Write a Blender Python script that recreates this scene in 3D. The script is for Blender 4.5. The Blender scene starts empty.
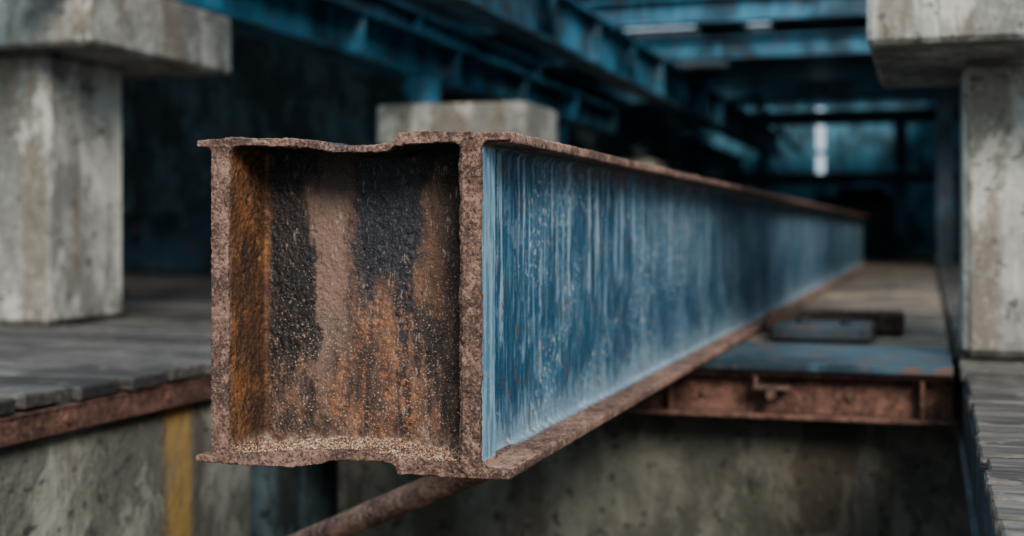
import bpy, bmesh, math, random, time
from mathutils import Vector, Matrix, noise
random.seed(7)
T0 = time.time()
C = bpy.context.scene.collection
try:
    bpy.context.scene.view_settings.look = 'AgX - Medium High Contrast'
except Exception as ex: print(ex)

# ------------------------------------------------------------------ node helpers
class M:
    def __init__(s, name, rough=0.8, metal=0.0):
        s.m = bpy.data.materials.new(name); s.m.use_nodes = True
        s.t = s.m.node_tree; s.n = s.t.nodes; s.l = s.t.links
        s.b = s.n['Principled BSDF']
        s.b.inputs['Roughness'].default_value = rough
        s.b.inputs['Metallic'].default_value = metal
        s.tc = s.n.new('ShaderNodeTexCoord').outputs['Object']
        sp = s.n.new('ShaderNodeSeparateXYZ'); s.l.new(s.tc, sp.inputs[0])
        s.x, s.y, s.z = sp.outputs
    def put(s, sock, v):
        if isinstance(v, (int, float)): sock.default_value = v
        elif isinstance(v, (tuple, list)): sock.default_value = (*v, 1) if len(v) == 3 and sock.type == 'RGBA' else v
        else: s.l.new(v, sock)
    def noise(s, scale=5, vec=(1, 1, 1), detail=4, rough=0.6, dist=0.0):
        mp = s.n.new('ShaderNodeMapping'); s.l.new(s.tc, mp.inputs[0]); mp.inputs['Scale'].default_value = vec
        mp.inputs['Location'].default_value = (random.uniform(0, 9), random.uniform(0, 9), random.uniform(0, 9))
        t = s.n.new('ShaderNodeTexNoise'); s.l.new(mp.outputs[0], t.inputs['Vector'])
        t.inputs['Scale'].default_value = scale; t.inputs['Detail'].default_value = min(detail, 4)
        t.inputs['Roughness'].default_value = rough; t.inputs['Distortion'].default_value = dist
        return t.outputs['Fac']
    def math(s, op, a, b=0.0, c=None, clamp=False):
        t = s.n.new('ShaderNodeMath'); t.operation = op; t.use_clamp = clamp
        s.put(t.inputs[0], a); s.put(t.inputs[1], b)
        if c is not None: s.put(t.inputs[2], c)
        return t.outputs[0]
    def step(s, v, lo, hi):
        t = s.n.new('ShaderNodeMapRange'); t.interpolation_type = 'SMOOTHSTEP'
        s.put(t.inputs['Value'], v)
        if lo <= hi:
            t.inputs['From Min'].default_value = lo; t.inputs['From Max'].default_value = hi
        else:
            t.inputs['From Min'].default_value = hi; t.inputs['From Max'].default_value = lo
            t.inputs['To Min'].default_value = 1; t.inputs['To Max'].default_value = 0
        return t.outputs['Result']
    def mul(s, *a):
        r = a[0]
        for b in a[1:]: r = s.math('MULTIPLY', r, b)
        return r
    def add(s, a, b): return s.math('ADD', a, b)
    def off(s, v, n, k): return s.add(v, s.mul(s.math('SUBTRACT', n, .5), k))
    def mix(s, f, a, b):
        t = s.n.new('ShaderNodeMix'); t.data_type = 'RGBA'
        s.put(t.inputs[0], f); s.put(t.inputs[6], a); s.put(t.inputs[7], b)
        return t.outputs[2]
    def bump(s, h, strength=0.5, dist=0.01):
        t = s.n.new('ShaderNodeBump'); t.inputs['Strength'].default_value = strength
        t.inputs['Distance'].default_value = dist; s.put(t.inputs['Height'], h)
        s.l.new(t.outputs[0], s.b.inputs['Normal'])
    def col(s, c): s.put(s.b.inputs['Base Color'], c); return s
    def rough(s, r): s.put(s.b.inputs['Roughness'], r)

def rust_color(m, tone=1.0, red=0.0):
    n1 = m.noise(8, rough=.7); n2 = m.noise(45, detail=4, rough=.75); n3 = m.noise(210, detail=2, rough=.7)
    k = lambda c: (c[0]*tone*(1+red), c[1]*tone, c[2]*tone)
    c = m.mix(m.step(n1, .40, .60), k((.085, .048, .037)), k((.20, .118, .088)))
    c = m.mix(m.mul(m.step(n2, .52, .62), .6), c, k((.29, .175, .13)))
    c = m.mix(m.mul(m.step(n2, .46, .37), .7), c, k((.045, .027, .022)))
    c = m.mix(m.mul(m.step(n3, .54, .66), .35), c, k((.38, .27, .21)))
    c = m.mix(m.mul(m.step(n3, .46, .36), .7), c, k((.03, .018, .014)))
    return c, n2, n3

def mat_rust(name='rust_plain', tone=1.0, red=0.0):
    m = M(name, .85); c, n2, n3 = rust_color(m, tone, red)
    m.col(c); m.bump(n2, .6, .006); return m.m

def mat_beam_end():
    m = M('beam_end_rust', .8)
    edge, n2, n3 = rust_color(m, 1.2)
    big = m.noise(5, (1, 1, .6), 4, .65, .5); med = m.noise(20, (1.2, 1, .5), 4, .75, .3); fine = m.noise(110, detail=3, rough=.75)
    streak = m.noise(15, (2.0, 1, .22), 3, .6, .2)
    xx = m.off(m.x, med, .11)
    z2 = m.off(m.z, streak, .5)
    back = m.mix(m.step(med, .42, .58), (.058, .037, .030), (.145, .086, .062))
    back = m.mix(m.mul(m.step(big, .50, .58), .45), back, (.18, .090, .056))
    highlight = m.mul(m.step(xx, -.960, -.935), m.step(xx, -.865, -.89), m.step(z2, -.26, -.08))  # glossy highlight streak on the back plate, painted into its colour
    back = m.mix(m.mul(highlight, .75), back, (.23, .150, .118))
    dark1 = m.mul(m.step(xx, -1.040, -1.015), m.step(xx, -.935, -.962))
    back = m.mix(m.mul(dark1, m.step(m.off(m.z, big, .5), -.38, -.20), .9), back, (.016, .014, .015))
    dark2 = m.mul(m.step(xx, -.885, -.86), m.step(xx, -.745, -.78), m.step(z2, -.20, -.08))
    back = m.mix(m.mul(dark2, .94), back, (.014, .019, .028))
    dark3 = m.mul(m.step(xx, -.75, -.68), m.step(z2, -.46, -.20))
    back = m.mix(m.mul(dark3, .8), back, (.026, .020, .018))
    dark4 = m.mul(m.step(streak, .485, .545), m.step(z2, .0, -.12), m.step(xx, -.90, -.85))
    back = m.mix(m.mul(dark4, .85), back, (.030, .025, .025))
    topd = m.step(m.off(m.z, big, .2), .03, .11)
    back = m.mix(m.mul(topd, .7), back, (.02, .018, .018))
    org = m.mul(m.step(fine, .51, .59), m.step(big, .51, .57), m.step(m.z, -.05, -.16))
    back = m.mix(m.mul(org, .7), back, (.36, .145, .062))
    org2 = m.mul(m.step(med, .56, .61), m.step(m.z, -.05, -.18))
    back = m.mix(m.mul(org2, .45), back, (.24, .12, .07))
    sp = m.step(m.noise(330, detail=1, rough=.8), .62, .69)
    dens = m.step(m.off(m.z, med, .3), .02, -.26)
    back = m.mix(m.mul(sp, m.add(.22, m.mul(dens, .65))), back, (.50, .38, .28))
    scr = m.mul(m.step(m.noise(75, (2.2, 1, .6), 3, .8), .59, .64), m.step(med, .46, .54))
    back = m.mix(m.mul(scr, .6), back, (.34, .28, .24))
    ch = m.mix(m.step(med, .42, .58), (.085, .043, .026), (.25, .115, .052))
    ch = m.mix(m.mul(m.step(fine, .50, .60), .5), ch, (.36, .18, .09))
    ch = m.mix(m.mul(m.step(big, .48, .41), .6), ch, (.055, .033, .024))
    ch = m.mix(m.step(m.x, -1.027, -1.015), ch, back)
    inner = m.mul(m.step(m.off(m.y, fine, .02), 1.817, 1.826), m.step(m.x, -1.040, -1.034), m.step(m.x, -.640, -.646))
    sandy = m.mix(m.step(fine, .42, .6), (.12, .068, .048), (.38, .275, .21))
    fl = m.step(m.add(m.z, m.mul(fine, .04)), -.295, -.322)
    ch = m.mix(fl, ch, sandy)
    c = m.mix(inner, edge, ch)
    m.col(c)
    m.rough(m.math('SUBTRACT', .85, m.mul(m.add(dark2, dark1), .30)))
    m.bump(m.add(m.mul(fine, .7), m.add(m.mul(n3, .4), m.mul(med, .8))), .85, .006)
    return m.m

def mat_beam_side():
    m = M('weathered_blue_paint', .5)
    rc, n2, n3 = rust_color(m, 1.65)
    base = m.noise(2.6, (1, 1, 1.2), 3, .6); st = m.noise(17, (1, 1.7, .12), 4, .65, .25)
    st2 = m.noise(42, (1, 1.7, .20), 4, .7, .25); dr = m.noise(34, (1, 1.2, .06), 3, .6, .1); fine = m.noise(150, detail=3, rough=.7)
    blot = m.noise(14, (1, 1, .8), 4, .75, .3)
    c = m.mix(m.step(base, .40, .60), (.030, .098, .160), (.066, .175, .260))
    c = m.mix(m.mul(m.step(blot, .48, .38), .55), c, (.020, .060, .100))
    c = m.mix(m.mul(m.step(st, .47, .38), .70), c, (.013, .040, .070))
    c = m.mix(m.mul(m.step(st2, .52, .60), .5), c, (.17, .30, .39))
    lim = m.off(m.z, blot, 1.1)
    c = m.mix(m.mul(m.step(dr, .535, .59), m.step(lim, -.24, -.02), .72), c, (.40, .51, .57))
    foot = m.step(m.off(m.z, st2, .36), -.285, -.33)
    c = m.mix(m.mul(foot, .6), c, (.32, .41, .46))
    c = m.mix(m.mul(m.step(blot, .57, .62), .40), c, (.20, .30, .36))
    ch = m.mul(m.step(m.noise(95, (1, 1.3, .6), 3, .75), .575, .61), m.step(base, .42, .52))
    c = m.mix(m.mul(ch, .9), c, (.62, .60, .56))
    ru = m.step(m.noise(33, (1, 1.3, .55), 4, .75), .59, .625)
    c = m.mix(m.mul(ru, .75), c, (.14, .080, .065))
    ru2 = m.mul(m.step(m.off(m.z, st2, .16), .085, .115), m.step(m.noise(9, detail=2), .46, .54))
    c = m.mix(m.mul(ru2, .7), c, (.15, .08, .065))
    endm = m.step(m.x, -.638, -.632)
    c = m.mix(m.mul(endm, .8), c, m.mix(m.step(st2, .42, .58), (.12, .24, .32), (.31, .44, .52)))
    fx = m.mul(m.step(m.off(m.x, n2, .03), -.637, -.627), m.math('SUBTRACT', 1.0, m.mul(m.step(m.z, -.340, -.335), m.step(m.z, .124, .120))))
    c = m.mix(fx, c, rc)
    m.col(c)
    m.rough(m.add(m.mul(m.step(fine, .4, .7), .22), m.add(.48, m.mul(fx, .25))))
    m.b.inputs['Specular IOR Level'].default_value = .40
    m.bump(m.add(m.mul(st2, .5), m.add(m.mul(fine, .4), m.add(m.mul(ru, .3), m.mul(m.mul(n2, fx), 1.5)))), .6, .005)
    return m.m

def mat_concrete(name, tint=(.30, .295, .27), dark=.45, yellow=False, con=1.0):
    m = M(name, .9)
    a = m.noise(1.8, (1, 1, .7), 4, .7); b = m.noise(6, (1, 1, .45), 4, .75, .4); f = m.noise(40, detail=3, rough=.75); st = m.noise(6, (1, 1, .10), 3, .6)
    k = lambda s: tuple(x*s for x in tint)
    c = m.mix(m.step(a, .41, .58), k(.55), k(1.2))
    c = m.mix(m.mul(m.step(b, .51, .59), .7), c, k(dark))
    c = m.mix(m.mul(m.step(st, .52, .60), .65), c, (k(.40)[0]*1.12, k(.37)[1], k(.30)[2]))
    c = m.mix(m.mul(m.step(b, .46, .39), .7*con), c, k(1.55))
    c = m.mix(m.mul(m.step(f, .54, .66), .35*con), c, k(1.45))
    c = m.mix(m.mul(m.step(m.noise(22, detail=3, rough=.7), .60, .64), .8), c, k(.22))
    if yellow:
        yy = m.off(m.y, f, .06)
        ym = m.mul(m.step(yy, 3.00, 3.05), m.step(yy, 3.17, 3.13), m.add(.35, m.mul(m.step(b, .40, .55), .6)))
        c = m.mix(ym, c, (.42, .27, .10))
    m.col(c); m.bump(m.add(b, m.mul(f, .5)), .6, .02); return m.m

def mat_wood(name, ca, cb, w):
    m = M(name, .7)
    g = m.noise(9, (.35, 7, 7), 4, .75, .3); f = m.noise(18, detail=3)
    idx = m.math('FLOOR', m.math('DIVIDE', m.add(m.y, 1.0), w))
    wn = m.n.new('ShaderNodeTexWhiteNoise'); wn.noise_dimensions = '1D'; m.l.new(idx, wn.inputs['W'])
    c = m.mix(m.step(g, .40, .60), ca, cb)
    c = m.mix(m.mul(m.step(wn.outputs['Value'], .3, 1), .75), c, tuple(x*.4 for x in ca))
    c = m.mix(m.mul(m.step(f, .55, .65), .4), c, tuple(x*1.5 for x in cb))
    c = m.mix(m.mul(m.step(m.noise(2.2, detail=3), .50, .60), .6), c, tuple(x*.45 for x in ca))
    m.col(c); m.bump(g, .8, .012); return m.m

def mat_steel(name, base, chip=(.16, .075, .045), amt=.61):
    m = M(name, .42)
    a = m.noise(2.5, detail=3); b = m.noise(12, detail=4, rough=.7); s = m.noise(8, (1, 1, .15), 3)
    c = m.mix(m.step(a, .40, .60), tuple(x*.5 for x in base), tuple(x*1.4 for x in base))
    c = m.mix(m.mul(m.step(s, .52, .62), .5), c, tuple(min(1, x*2.2+.01) for x in base))
    c = m.mix(m.mul(m.step(b, amt-.04, amt+.03), .75), c, chip)
    m.col(c); m.rough(m.add(.30, m.mul(b, .4))); return m.m

RU = mat_rust(tone=.75); RC = mat_rust('rust_red_oxide', 2.1, .05)
END = mat_beam_end(); SIDE = mat_beam_side()
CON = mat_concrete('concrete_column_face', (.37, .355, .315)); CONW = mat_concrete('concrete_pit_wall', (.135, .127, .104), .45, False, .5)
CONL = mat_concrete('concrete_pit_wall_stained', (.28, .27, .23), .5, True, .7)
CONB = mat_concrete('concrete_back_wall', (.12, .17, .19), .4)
WL = mat_wood('weathered_grey_planks', (.058, .052, .048), (.165, .148, .134), .19); WR = mat_wood('grey_brown_planks', (.070, .060, .052), (.20, .175, .15), .12)
WF = mat_wood('tan_planks', (.15, .115, .09), (.36, .29, .22), .16)
BL = mat_steel('blue_painted_steel', (.042, .135, .20)); BD = mat_steel('dark_blue_steel', (.020, .045, .065)); BP = mat_steel('teal_plate_paint', (.035, .068, .088), amt=.58)
BK = mat_steel('grey_block_steel', (.032, .042, .050), amt=.57)
BW = mat_steel('blue_sheet_wall', (.065, .18, .245)); RD = mat_rust('rusty_channel', .85, .15)
ROOF = mat_steel('roof_sheet', (.012, .022, .03))

# ------------------------------------------------------------------ mesh helpers
def obj(name, bm, mat, parent=None, smooth=False):
    me = bpy.data.meshes.new(name); bm.normal_update(); bm.to_mesh(me); bm.free()
    o = bpy.data.objects.new(name, me); C.objects.link(o)
    for mm in (mat if isinstance(mat, (list, tuple)) else [mat]): me.materials.append(mm)
    if smooth:
        me.polygons.foreach_set('use_smooth', [True]*len(me.polygons))
    if parent: o.parent = parent
    return o
def box(bm, x0, x1, y0, y1, z0, z1, bev=0.0):
    if bev:
        b = min(bev, (x1-x0)*.3, (y1-y0)*.3, (z1-z0)*.3)
        X = (x0, x1); Yy = (y0, y1); Z = (z0, z1); V = {}
        for i in (0, 1):
            for j in (0, 1):
                for k in (0, 1):
                    sx, sy, sz = (b if i == 0 else -b), (b if j == 0 else -b), (b if k == 0 else -b)
                    V[i, j, k, 0] = bm.verts.new((X[i], Yy[j]+sy, Z[k]+sz))
                    V[i, j, k, 1] = bm.verts.new((X[i]+sx, Yy[j], Z[k]+sz))
                    V[i, j, k, 2] = bm.verts.new((X[i]+sx, Yy[j]+sy, Z[k]))
                    bm.faces.new((V[i, j, k, 0], V[i, j, k, 1], V[i, j, k, 2]))
        q = ((0, 0), (1, 0), (1, 1), (0, 1))
        for i in (0, 1):
            bm.faces.new([V[i, a, c, 0] for a, c in q]); bm.faces.new([V[a, i, c, 1] for a, c in q]); bm.faces.new([V[a, c, i, 2] for a, c in q])
        for a in (0, 1):
            for c in (0, 1):
                bm.faces.new((V[0, a, c, 1], V[1, a, c, 1], V[1, a, c, 2], V[0, a, c, 2]))
                bm.faces.new((V[a, 0, c, 0], V[a, 1, c, 0], V[a, 1, c, 2], V[a, 0, c, 2]))
                bm.faces.new((V[a, c, 0, 0], V[a, c, 1, 0], V[a, c, 1, 1], V[a, c, 0, 1]))
        return
    v = [bm.verts.new((x, y, z)) for z in (z0, z1) for y in (y0, y1) for x in (x0, x1)]
    for f in ((0, 2, 3, 1), (4, 5, 7, 6), (0, 1, 5, 4), (2, 6, 7, 3), (0, 4, 6, 2), (1, 3, 7, 5)): bm.faces.new([v[i] for i in f])
def prism(bm, pts, y0, y1):
    a = [bm.verts.new((x, y0, z)) for x, z in pts]; b = [bm.verts.new((x, y1, z)) for x, z in pts]
    bm.faces.new(a); bm.faces.new(list(reversed(b)))
    for i in range(len(pts)):
        j = (i+1) % len(pts); bm.faces.new((a[j], a[i], b[i], b[j]))
def cyl(bm, p0, p1, r, seg=20):
    p0, p1 = Vector(p0), Vector(p1); d = p1-p0
    mt = Matrix.Translation((p0+p1)/2) @ d.to_track_quat('Z', 'Y').to_matrix().to_4x4()
    bmesh.ops.create_cone(bm, cap_ends=True, segments=seg, radius1=r, radius2=r, depth=d.length, matrix=mt)
def ibeam(bm, p0, p1, h, w, tf=.02, tw=.015, up=Vector((0, 0, 1))):
    p0, p1 = Vector(p0), Vector(p1); f = (p1-p0).normalized(); s = f.cross(up).normalized(); u = s.cross(f)
    for (a0, a1, b0, b1) in ((-w/2, w/2, h/2-tf, h/2), (-w/2, w/2, -h/2, -h/2+tf), (-tw/2, tw/2, -h/2+tf, h/2-tf)):
        vs = []
        for p in (p0, p1):
            for a, b in ((a0, b0), (a1, b0), (a1, b1), (a0, b1)):
                vs.append(bm.verts.new(p+s*a+u*b))
        for q in ((0, 1, 2, 3), (7, 6, 5, 4), (0, 4, 5, 1), (1, 5, 6, 2), (2, 6, 7, 3), (3, 7, 4, 0)):
            bm.faces.new([vs[i] for i in q])
def recalc(bm): bmesh.ops.recalc_face_normals(bm, faces=bm.faces)

# ------------------------------------------------------------------ MAIN BEAM
beam = bpy.data.objects.new('steel_box_beam', None); C.objects.link(beam)
Y0, YE = 1.8106, 14.3
XL, XLi, XW, XWi, XT = -1.061, -1.030, -.6192, -.648, -.577
XS = -.645      # web face, set back behind the end stiffener
top_out = [(-1.0855, .1395), (-1.055, .141), (-1.026, .142), (-.96, .141), (-.907, .138), (-.872, .134), (-.845, .127), (-.80, .126), (-.765, .128), (-.752, .131), (-.748, .143), (-.73, .145), (-.697, .146), (-.65, .144), (XW, .1425), (XT, .141)]
top_in = [(XT, .129), (XW, .128), (XWi, .128), (-.70, .1275), (-.752, .124), (-.765, .116), (-.85, .116), (-.90, .125), (-1.0, .129), (-1.061, .129), (-1.0855, .129)]
bot_out = [(-1.087, -.360), (-1.05, -.3615), (-.98, -.3615), (-.92, -.361), (-.885, -.356), (-.86, -.348), (-.80, -.345), (-.757, -.346), (-.750, -.361), (-.70, -.362), (-.65, -.362), (XW, -.362), (XT+.002, -.360)]
bot_in = [(XT+.002, -.347), (XW, -.346), (XWi, -.341), (-.75, -.3385), (-.80, -.329), (-.90, -.333), (-1.0, -.344), (-1.061, -.348), (-1.087, -.350)]
bm = bmesh.new()
YB = 2.02
prism(bm, top_out+top_in, Y0, YB)
prism(bm, bot_out+bot_in, Y0+.002, YB)
box(bm, XL, XLi, Y0+.001, YB, -.355, .133)
box(bm, XWi, XW, Y0, 1.826, -.355, .137)
box(bm, -.6535, XS-.0035, 1.816, YB, -.355, .135)
box(bm, XL+.005, XS-.0035, 1.93, YB, -.355, .133)
def wedge(cx, cz, sx, sz, r, y0=Y0+.001, y1=YB):
    pts = [(cx-sx*.004, cz-sz*.004)]
    for i in range(7):
        a = i/6*math.pi/2
        pts.append((cx+sx*(r-r*math.sin(a)), cz+sz*(r-r*math.cos(a))))
    prism(bm, pts, y0, y1)
for cx, cz, sx, sz, r, y1 in ((XLi, .128, 1, -1, .014, YB), (XLi, -.343, 1, 1, .018, YB), (XWi, .127, -1, -1, .012, YB), (XWi, -.342, -1, 1, .016, YB),
                          (XL, .129, -1, -1, .008, YB), (XL, -.350, -1, 1, .008, YB), (XW, .128, 1, -1, .010, 1.826), (XW, -.346, 1, 1, .012, 1.826)):
    wedge(cx, cz, sx, sz, r, y1=y1)
recalc(bm)
end = obj('rusted_end_frame', bm, END, beam)
md = end.modifiers.new('r', 'REMESH'); md.mode = 'VOXEL'; md.voxel_size = .0022
ms = end.modifiers.new('s', 'SMOOTH'); ms.factor = .5; ms.iterations = 2
dg = bpy.context.evaluated_depsgraph_get()
me2 = bpy.data.meshes.new_from_object(end.evaluated_get(dg)); end.modifiers.clear(); end.data = me2
me2.materials.clear(); me2.materials.append(END)
nv = len(me2.vertices)
cos = [0.0]*(nv*3); nos = [0.0]*(nv*3)
me2.vertices.foreach_get('co', cos); me2.vertex_normals.foreach_get('vector', nos)
for i in range(nv):
    co = Vector(cos[3*i:3*i+3]); n = Vector(nos[3*i:3*i+3])
    front = max(0, 1-(co.y-Y0)/.03)
    inside = 1.0 if (XLi-.01 < co.x < XWi+.01 and co.y < 1.95) else 0
    amp = .0006 + .0007*front + .0006*inside
    d = noise.noise(co*80)*amp + noise.noise(co*240)*amp*.9 + noise.noise(co*16)*(.0012*inside+.0006*front)
    q = noise.noise(co*120+Vector((5, 5, 5)))
    if q > .28: d -= (q-.28)*.006
    if co.x > XWi-.012 and co.y > 1.83: d *= .3
    cos[3*i:3*i+3] = co+n*d
me2.vertices.foreach_set('co', cos)
me2.polygons.foreach_set('use_smooth', [True]*len(me2.polygons)); me2.update()
print('end frame', nv, time.time()-T0)

def arc(cx, cz, r, a0, a1, n=6):
    return [(cx+r*math.cos(math.radians(a0+(a1-a0)*i/n)), cz+r*math.sin(math.radians(a0+(a1-a0)*i/n))) for i in range(n+1)]
ztop, ztu, zbt, zbo = .1432, .1270, -.3445, -.3625
XB = -.6505
outl = [(XB, ztop)]
outl += [(XB+(XT-.0005-XB)*i/10, ztop) for i in range(1, 10)]
outl += arc(XT-.003, ztop-.004, .004, 90, 0, 3)+arc(XT-.003, ztu+.003, .003, 0, -90, 3)
outl += [(XT-.02, ztu), (XS+.026, ztu)]+list(arc(XS+.013, ztu-.013, .013, 90, 180, 6))
nz = 60; rf = .012
outl += [(XS, ztu-.013+(zbt+rf-(ztu-.013))*i/nz) for i in range(1, nz)]
outl += list(arc(XS+rf, zbt+rf, rf, 180, 270, 6))+[(XS+.032, zbt-.001), (XT-.018, zbt-.001)]
outl += arc(XT-.002, zbt-.004, .003, 90, 0, 3)+arc(XT-.003, zbo+.004, .004, 0, -90, 3)
outl += [(XB, zbo)]
ys = []; y = 1.828
while y < YE: ys.append(y); y += .006 if y < 2.6 else (.02 if y < 4 else .1)
ys.append(YE)
bm = bmesh.new(); rows = []
for k, y in enumerate(ys):
    r = []
    for (x, z) in outl:
        co = Vector((x, y, z))
        if x > XS+.03 or abs(z-ztop) < .004:
            dd = noise.noise(co*45)*.0012+noise.noise(co*140)*.0009+noise.noise(co*8)*.001
            co.x += dd*1.2; co.z += dd*.8
        elif x > XB+.001:
            co.x += abs(noise.noise(Vector((0, y*2.2, z*3))))*.0018+noise.noise(Vector((1, y*25, z*9)))*.0005
        r.append(bm.verts.new(co))
    rows.append(r)
for a, b in zip(rows[:-1], rows[1:]):
    for i in range(len(outl)-1): bm.faces.new((a[i], b[i], b[i+1], a[i+1]))
bm.faces.new(rows[0]); bm.faces.new(list(reversed(rows[-1])))
for a, b in zip(rows[:-1], rows[1:]): bm.faces.new((a[-1], b[-1], b[0], a[0]))
recalc(bm)
obj('painted_web_and_flanges', bm, SIDE, beam, True)
bm = bmesh.new()
n = 70; z0, z1 = -.352, .134
L = [[], [], [], []]
for i in range(n+1):
    z = z0+(z1-z0)*i/n
    yb = 1.882+noise.noise(Vector((3, 0, z*14)))*.004+noise.noise(Vector((3, 0, z*60)))*.0015
    xs = XW+.0006+noise.noise(Vector((9, 0, z*20)))*.0006
    for l, p in zip(L, ((XS-.001, 1.822, z), (xs, 1.822, z), (xs-.001, yb, z), (XS-.001, yb, z))): l.append(bm.verts.new(p))
for i in range(n):
    for a in range(3): bm.faces.new((L[a][i], L[a+1][i], L[a+1][i+1], L[a][i+1]))
recalc(bm)
obj('end_stiffener', bm, SIDE, beam)
bm = bmesh.new(); box(bm, XL, XB-.001, 2.0, YE, -.358, .125)
box(bm, -1.087, XB-.001, 2.0, YE, -.3625, -.345); box(bm, -1.087, XB-.001, 2.0, YE, .125, .140)
obj('far_side_body', bm, RU, beam)
print('shell', time.time()-T0)

# rust grains lying in the pocket
OC = [Vector(p) for p in ((1, 0, 0), (0, 1, 0), (-1, 0, 0), (0, -1, 0), (0, 0, 1), (0, 0, -1))]
OF = ((0, 1, 4), (1, 2, 4), (2, 3, 4), (3, 0, 4), (1, 0, 5), (2, 1, 5), (3, 2, 5), (0, 3, 5))
gv, gf, gm = [], [], []
for i in range(5200):
    x = random.uniform(XLi+.004, XWi-.004)
    y = Y0+.004+(1.926-Y0-.004)*(1-random.random()**1.4)
    if x < -1.0: zf = -.344
    elif x < -.9: zf = -.333+(-.344+.333)*(x+.9)/(-.1)
    elif x < -.8: zf = -.329+(-.333+.329)*(x+.8)/(-.1)
    elif x < -.75: zf = -.3385+(-.329+.3385)*(x+.75)/(-.05)
    else: zf = -.3395
    e = min(x-XLi, XWi-x)
    if e < .016: zf += (.016-e)**2/.022
    s = random.uniform(.0008, .0019)*(1.5 if random.random() < .07 else 1)
    R = Matrix.Rotation(random.random()*6, 3, 'Z') @ Matrix.Rotation(random.random()*6, 3, 'X')
    b0 = len(gv)
    for p in OC: gv.append(Vector((x, y, zf+s*.7))+R @ (p*s*random.uniform(.7, 1.2)))
    mi = random.choice((0, 0, 1, 1, 2))
    for f in OF: gf.append([b0+q for q in f]); gm.append(mi)
def flat(n, c): m = M(n, .9); m.col(m.mix(m.step(m.noise(90, detail=1), .4, .6), c, tuple(x*1.3 for x in c))); return m.m
me = bpy.data.meshes.new('rust_grains'); me.from_pydata(gv, [], gf)
for a in (flat('grain_tan', (.34, .22, .15)), flat('grain_brown', (.13, .07, .045)), flat('grain_pale', (.48, .38, .30))): me.materials.append(a)
me.polygons.foreach_set('material_index', gm)
go = bpy.data.objects.new('rust_grains', me); C.objects.link(go); go.parent = beam
print('grains', time.time()-T0)

# ------------------------------------------------------------------ DECKS, PIT
def planks(name, x0, x1, y0, y1, ztop_, mat, w=.13, th=.03, jit=.006, cutx=None, gap=.012):
    bm = bmesh.new(); y = y0
    while y < y1-.02:
        ww = min(w, y1-y)
        xs = [x0]+([cutx+random.choice((0, .9, 1.8))] if cutx else [])+[x1]
        for a, b in zip(xs[:-1], xs[1:]):
            j0 = random.uniform(-jit, jit); dz = random.uniform(-.006, .002)
            box(bm, a+(j0 if a == x0 else .004), b+(random.uniform(-jit, jit) if b == x1 else 0), y+gap/2, y+ww-gap/2, ztop_-th+dz, ztop_+dz, .004)
        y += w
    recalc(bm)
    return obj(name, bm, mat)
XD, XR = -1.87, .085
planks('wooden_deck', -7.4, XD, -1.0, 9.85, -.360, WL, .19, .034, .014, -4.6, .030)
planks('wooden_deck', XR, 2.95, -1.0, 21.9, -.360, WR, .12, .032, .006, None, .020)
planks('wooden_deck', XD+.02, XR-.02, 4.36, 21.9, -.366, WF, .16, .03, .0)
planks('wooden_deck', -3.9, XD-.03, 10.15, 21.9, -.362, WF, .16, .03, .0)

bm = bmesh.new()
box(bm, XD-.012, XD, -1, 4.3, -.462, -.401, .003); box(bm, XD-.034, XD, -1, 4.3, -.409, -.401, .002)
y = -.8
while y < 4.2:
    cyl(bm, (XD-.002, y, -.43), (XD+.008, y, -.43), .011, 8); y += .42
recalc(bm); obj('rusty_edge_angle', bm, RD)
bm = bmesh.new()
box(bm, XR, XR+.012, -.6, 3.66, -.53, -.399, .003); box(bm, XR-.012, XR+.035, -.6, 3.66, -.545, -.53, .002)
recalc(bm); obj('steel_deck_fascia', bm, BD)
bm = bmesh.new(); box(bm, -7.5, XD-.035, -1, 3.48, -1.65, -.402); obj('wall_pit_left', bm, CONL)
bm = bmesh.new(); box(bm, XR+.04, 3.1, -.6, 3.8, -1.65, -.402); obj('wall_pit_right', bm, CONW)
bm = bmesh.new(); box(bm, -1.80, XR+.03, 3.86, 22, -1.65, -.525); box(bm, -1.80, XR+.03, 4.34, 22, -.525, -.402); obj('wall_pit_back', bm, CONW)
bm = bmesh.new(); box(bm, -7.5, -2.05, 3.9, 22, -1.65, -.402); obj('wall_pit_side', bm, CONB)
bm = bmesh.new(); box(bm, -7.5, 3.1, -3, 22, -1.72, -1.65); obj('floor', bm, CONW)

xb = bpy.data.objects.new('steel_cross_beam', None); C.objects.link(xb)
bm = bmesh.new(); box(bm, XD+.01, XR-.02, 3.66, 4.33, -.388, -.3640, .004); recalc(bm); obj('painted_top_plate', bm, BP, xb)
bm = bmesh.new()
box(bm, XD+.01, XR-.02, 3.74, 3.755, -.515, -.389, .002)
box(bm, XD+.01, XR-.02, 3.685, 3.755, -.403, -.389, .003)
box(bm, XD+.01, XR-.02, 3.685, 3.84, -.522, -.508, .003)
for x in (-.70, -.02): box(bm, x, x+.012, 3.69, 3.75, -.508, -.40, .002)
recalc(bm); obj('rusty_channel', bm, RD, xb)
bm = bmesh.new()
box(bm, -.46, -.36, 3.66, 3.745, -.440, -.428, .002); box(bm, -.46, -.448, 3.67, 3.745, -.44, -.402, .002)
cyl(bm, (-.41, 3.65, -.45), (-.41, 3.745, -.45), .014, 10); cyl(bm, (-.60, 3.725, -.455), (-.60, 3.745, -.455), .016, 6); cyl(bm, (-.2, 3.725, -.455), (-.2, 3.745, -.455), .016, 6)
recalc(bm); obj('bolted_bracket', bm, RU, xb)
bb = bpy.data.objects.new('steel_bearing_block', None); C.objects.link(bb)
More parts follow.
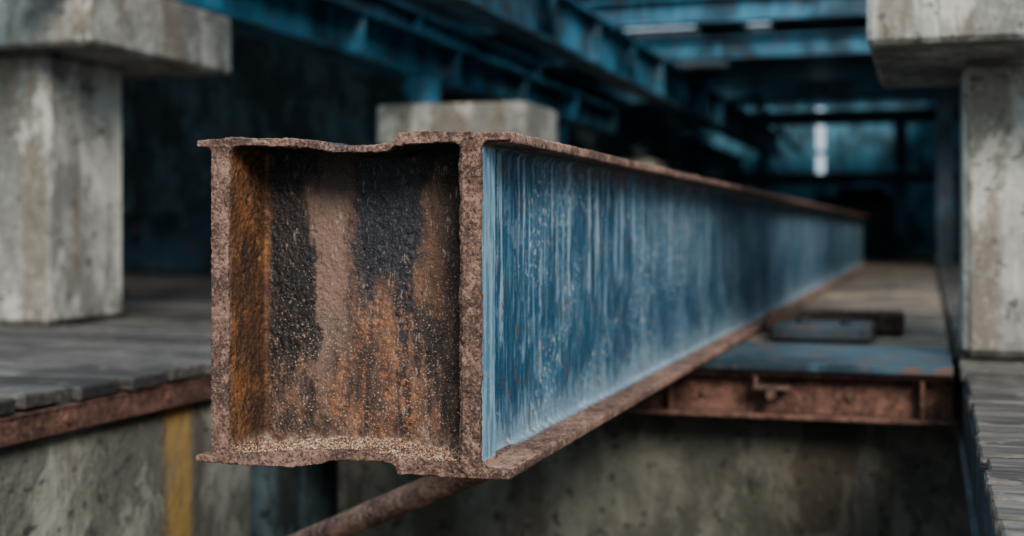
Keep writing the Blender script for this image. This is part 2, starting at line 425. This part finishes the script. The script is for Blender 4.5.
bm = bmesh.new(); box(bm, -.50, -.17, 4.40, 4.72, -.365, -.312, .012); cyl(bm, (-.40, 4.5, -.312), (-.40, 4.5, -.296), .022, 6); cyl(bm, (-.26, 4.5, -.312), (-.26, 4.5, -.296), .022, 6)
recalc(bm); obj('base', bm, BK, bb)
bm = bmesh.new(); box(bm, -.56, -.08, 4.80, 4.94, -.365, -.290, .01); recalc(bm); obj('stop_bar', bm, RU, bb)

bm = bmesh.new(); p0 = Vector((-1.895, 2.967, -.966)); p1 = Vector((-.684, 2.321, -.392)); cyl(bm, p0, p1, .0275, 28)
d = (p1-p0).normalized()
cyl(bm, p0+d*.02, p0+d*.04, .06, 24)
box(bm, -.74, -.62, 2.27, 2.38, -.378, -.364, .002)
recalc(bm); obj('brace_pipe', bm, RC, None, False)

# ------------------------------------------------------------------ COLUMNS with caps
def column(cx0, cx1, cy0, cy1, z0, zc, zt, kx0, kx1, ky0, ky1, name='concrete_column'):
    e = bpy.data.objects.new(name, None); C.objects.link(e)
    bm = bmesh.new(); box(bm, cx0, cx1, cy0, cy1, z0, zc, .022); recalc(bm); obj('shaft', bm, CON, e)
    bm = bmesh.new(); box(bm, kx0, kx1, ky0, ky1, zc, zt, .014); recalc(bm); obj('cap', bm, CON, e)
    return e
column(-3.75, -3.13, 4.17, 4.67, -.358, .666, .911, -3.95, -2.85, 4.03, 5.05)
column(.095, .60, 3.92, 4.42, -.358, .475, .90, -.150, .95, 3.50, 4.60)
column(-2.78, -2.2, 6.95, 7.4, -.358, .47, .70, -2.95, -2.08, 6.83, 7.5)
column(-3.2, -2.7, 13.0, 13.5, -.358, .47, .70, -3.3, -2.6, 12.8, 13.6)

# ------------------------------------------------------------------ OVERHEAD STEEL
def girder(name, p0, p1, h, w, mat, stiff=None):
    bm = bmesh.new(); ibeam(bm, p0, p1, h, w)
    if stiff:
        p0, p1 = Vector(p0), Vector(p1); L = (p1-p0).length; d = (p1-p0)/L; t = .5
        while t < L:
            c = p0+d*t; ax = .006
            box(bm, c.x-w/2+.01, c.x+w/2-.01, c.y-ax, c.y+ax, c.z-h/2+.02, c.z+h/2-.02)
            t += stiff
    recalc(bm); return obj(name, bm, mat)
girder('steel_girder', (-2.96, 3.0, 1.045), (-2.96, 21.8, 1.045), .26, .20, BL, 1.5)
girder('steel_girder', (-2.35, 4.0, 1.36), (-2.35, 21.8, 1.36), .36, .20, BL, 1.2)
girder('steel_girder', (-3.5, 5.2, 1.38), (-3.5, 21.8, 1.38), .32, .2, BL, 1.5)
for y, m_ in ((7.6, BD), (9.85, BL), (11.95, BL), (15.7, BL), (19.8, BL)):
    girder('steel_joist', (-3.95, y, 1.642), (2.95, y, 1.642), .20, .16, m_)
bm = bmesh.new(); cyl(bm, (-2.80, 7.15, .72), (-2.80, 7.15, .90), .11, 24); box(bm, -2.96, -2.66, 7.0, 7.3, .702, .725, .004); box(bm, -3.0, -2.68, 7.0, 7.3, .895, .913, .004)
obj('steel_post', bm, BL)
for (x, y, zt) in ((-2.96, 10.6, .914), (-2.96, 16.0, .914), (.16, 13.5, 1.5), (-.35, 18.6, 1.5)):
    bm = bmesh.new(); ibeam(bm, (x, y, -.358), (x, y, zt), .2, .16, up=Vector((0, 1, 0))); recalc(bm); obj('steel_stanchion', bm, BD if x > 0 else BL)
bm = bmesh.new(); ibeam(bm, (-2.6, 20.4, 2.1), (-1.9, 20.4, 1.2), .08, .08); recalc(bm); obj('diagonal_brace', bm, BD)
bm = bmesh.new(); ibeam(bm, (-3.9, 18, .68), (2.9, 18, .68), .14, .2); recalc(bm); obj('crane_beam', bm, BD)
bm = bmesh.new(); box(bm, -1.5, -.3, 19.0, 20.2, -.36, .45, .03); box(bm, -1.2, -.6, 19.1, 20.0, .45, .6, .03); box(bm, -3.6, -2.0, 19.2, 20.4, -.36, .5, .03)
recalc(bm); obj('machine_cabinet', bm, BD)

# ------------------------------------------------------------------ HALL SHELL
ZC = 2.2
bm = bmesh.new()
def roof_rows(holes, X0=-7.6, X1=3.1, Ya=5.4, Yb=22.2):
    ysr = sorted({Ya, Yb, *[h[2] for h in holes], *[h[3] for h in holes]})
    for ya, yb in zip(ysr[:-1], ysr[1:]):
        xs = X0
        for h in sorted(h for h in holes if h[2] <= ya and h[3] >= yb):
            if h[0] > xs: box(bm, xs, h[0], ya, yb, ZC, ZC+.08)
            xs = h[1]
        if xs < X1: box(bm, xs, X1, ya, yb, ZC, ZC+.08)
roof_rows([(-2.6, 2.8, 6.2, 11.2), (-3.3, -2.4, 13.9, 14.8), (-1.9, -1.6, 13.9, 14.8), (-1.5, -.35, 12.9, 13.7), (-3.6, -2.5, 17.0, 17.8), (-2.9, .2, 20.5, 21.7)])  # widest and last openings added, hidden from view, to light girders and back wall
obj('ceiling', bm, ROOF)
bm = bmesh.new()
sa, sb = -1.74, -1.60
box(bm, -4.1, sa, 22, 22.1, -.4, 2.25); box(bm, sb, 3.1, 22, 22.1, -.4, 2.25); box(bm, sa, sb, 22, 22.1, -.4, .8); box(bm, sa, sb, 22, 22.1, 2.0, 2.25); box(bm, sa, sb, 22, 22.1, 1.22, 1.30)
x = -4.05
while x < 3.0:
    if not (sa-.06 < x < sb+.02): box(bm, x, x+.05, 21.97, 22.0, .9, 2.2)
    x += .3
obj('wall_back', bm, BW)
bm = bmesh.new(); box(bm, -7.6, -4.0, 10.0, 10.12, -.4, 2.25); obj('wall_partition', bm, CONB)
bm = bmesh.new(); box(bm, -7.4, -4.0, 9.88, 9.98, -.36, .14, .01); recalc(bm); obj('steel_kerb_panel', bm, BD)
bm = bmesh.new(); box(bm, -4.1, -4.0, 10.12, 22, -.4, 2.25); obj('wall_left', bm, CONB)
bm = bmesh.new(); box(bm, -7.6, -7.5, 3.5, 10.0, -.4, 2.25); obj('wall_far_left', bm, CONB)
bm = bmesh.new(); box(bm, 3.0, 3.1, 3.8, 22, -.4, 2.25); obj('wall_right', bm, CONB)

# ------------------------------------------------------------------ LIGHT
w = bpy.data.worlds.new('World'); bpy.context.scene.world = w; w.use_nodes = True
nt = w.node_tree; bg = nt.nodes['Background']
tc = nt.nodes.new('ShaderNodeTexCoord'); sp = nt.nodes.new('ShaderNodeSeparateXYZ'); rp = nt.nodes.new('ShaderNodeValToRGB')
nt.links.new(tc.outputs['Generated'], sp.inputs[0]); nt.links.new(sp.outputs[2], rp.inputs[0]); nt.links.new(rp.outputs[0], bg.inputs[0])
rp.color_ramp.elements[0].position = 0; rp.color_ramp.elements[0].color = (.58, .68, .75, 1)
rp.color_ramp.elements[1].position = .25; rp.color_ramp.elements[1].color = (.68, .86, 1.0, 1)
bg.inputs[1].default_value = 1.05
sun = bpy.data.lights.new('sun', 'SUN'); sun.energy = 3.2; sun.angle = math.radians(20); sun.color = (1, .94, .86)
so = bpy.data.objects.new('sun', sun); C.objects.link(so)
so.rotation_euler = Vector((-.44, .75, -.50)).to_track_quat('-Z', 'Y').to_euler()

# ------------------------------------------------------------------ CAMERA
cd = bpy.data.cameras.new('camera'); co = bpy.data.objects.new('camera', cd); C.objects.link(co)
cd.sensor_width = 36; cd.lens = 1320/1024*36; cd.shift_y = -38/1024; cd.clip_start = .05
co.location = (0, 0, 0); co.rotation_euler = (math.radians(90), 0, math.radians(17.49))
cd.dof.use_dof = True; cd.dof.focus_distance = 1.95; cd.dof.aperture_fstop = 2.4
bpy.context.scene.camera = co
print('done', time.time()-T0)
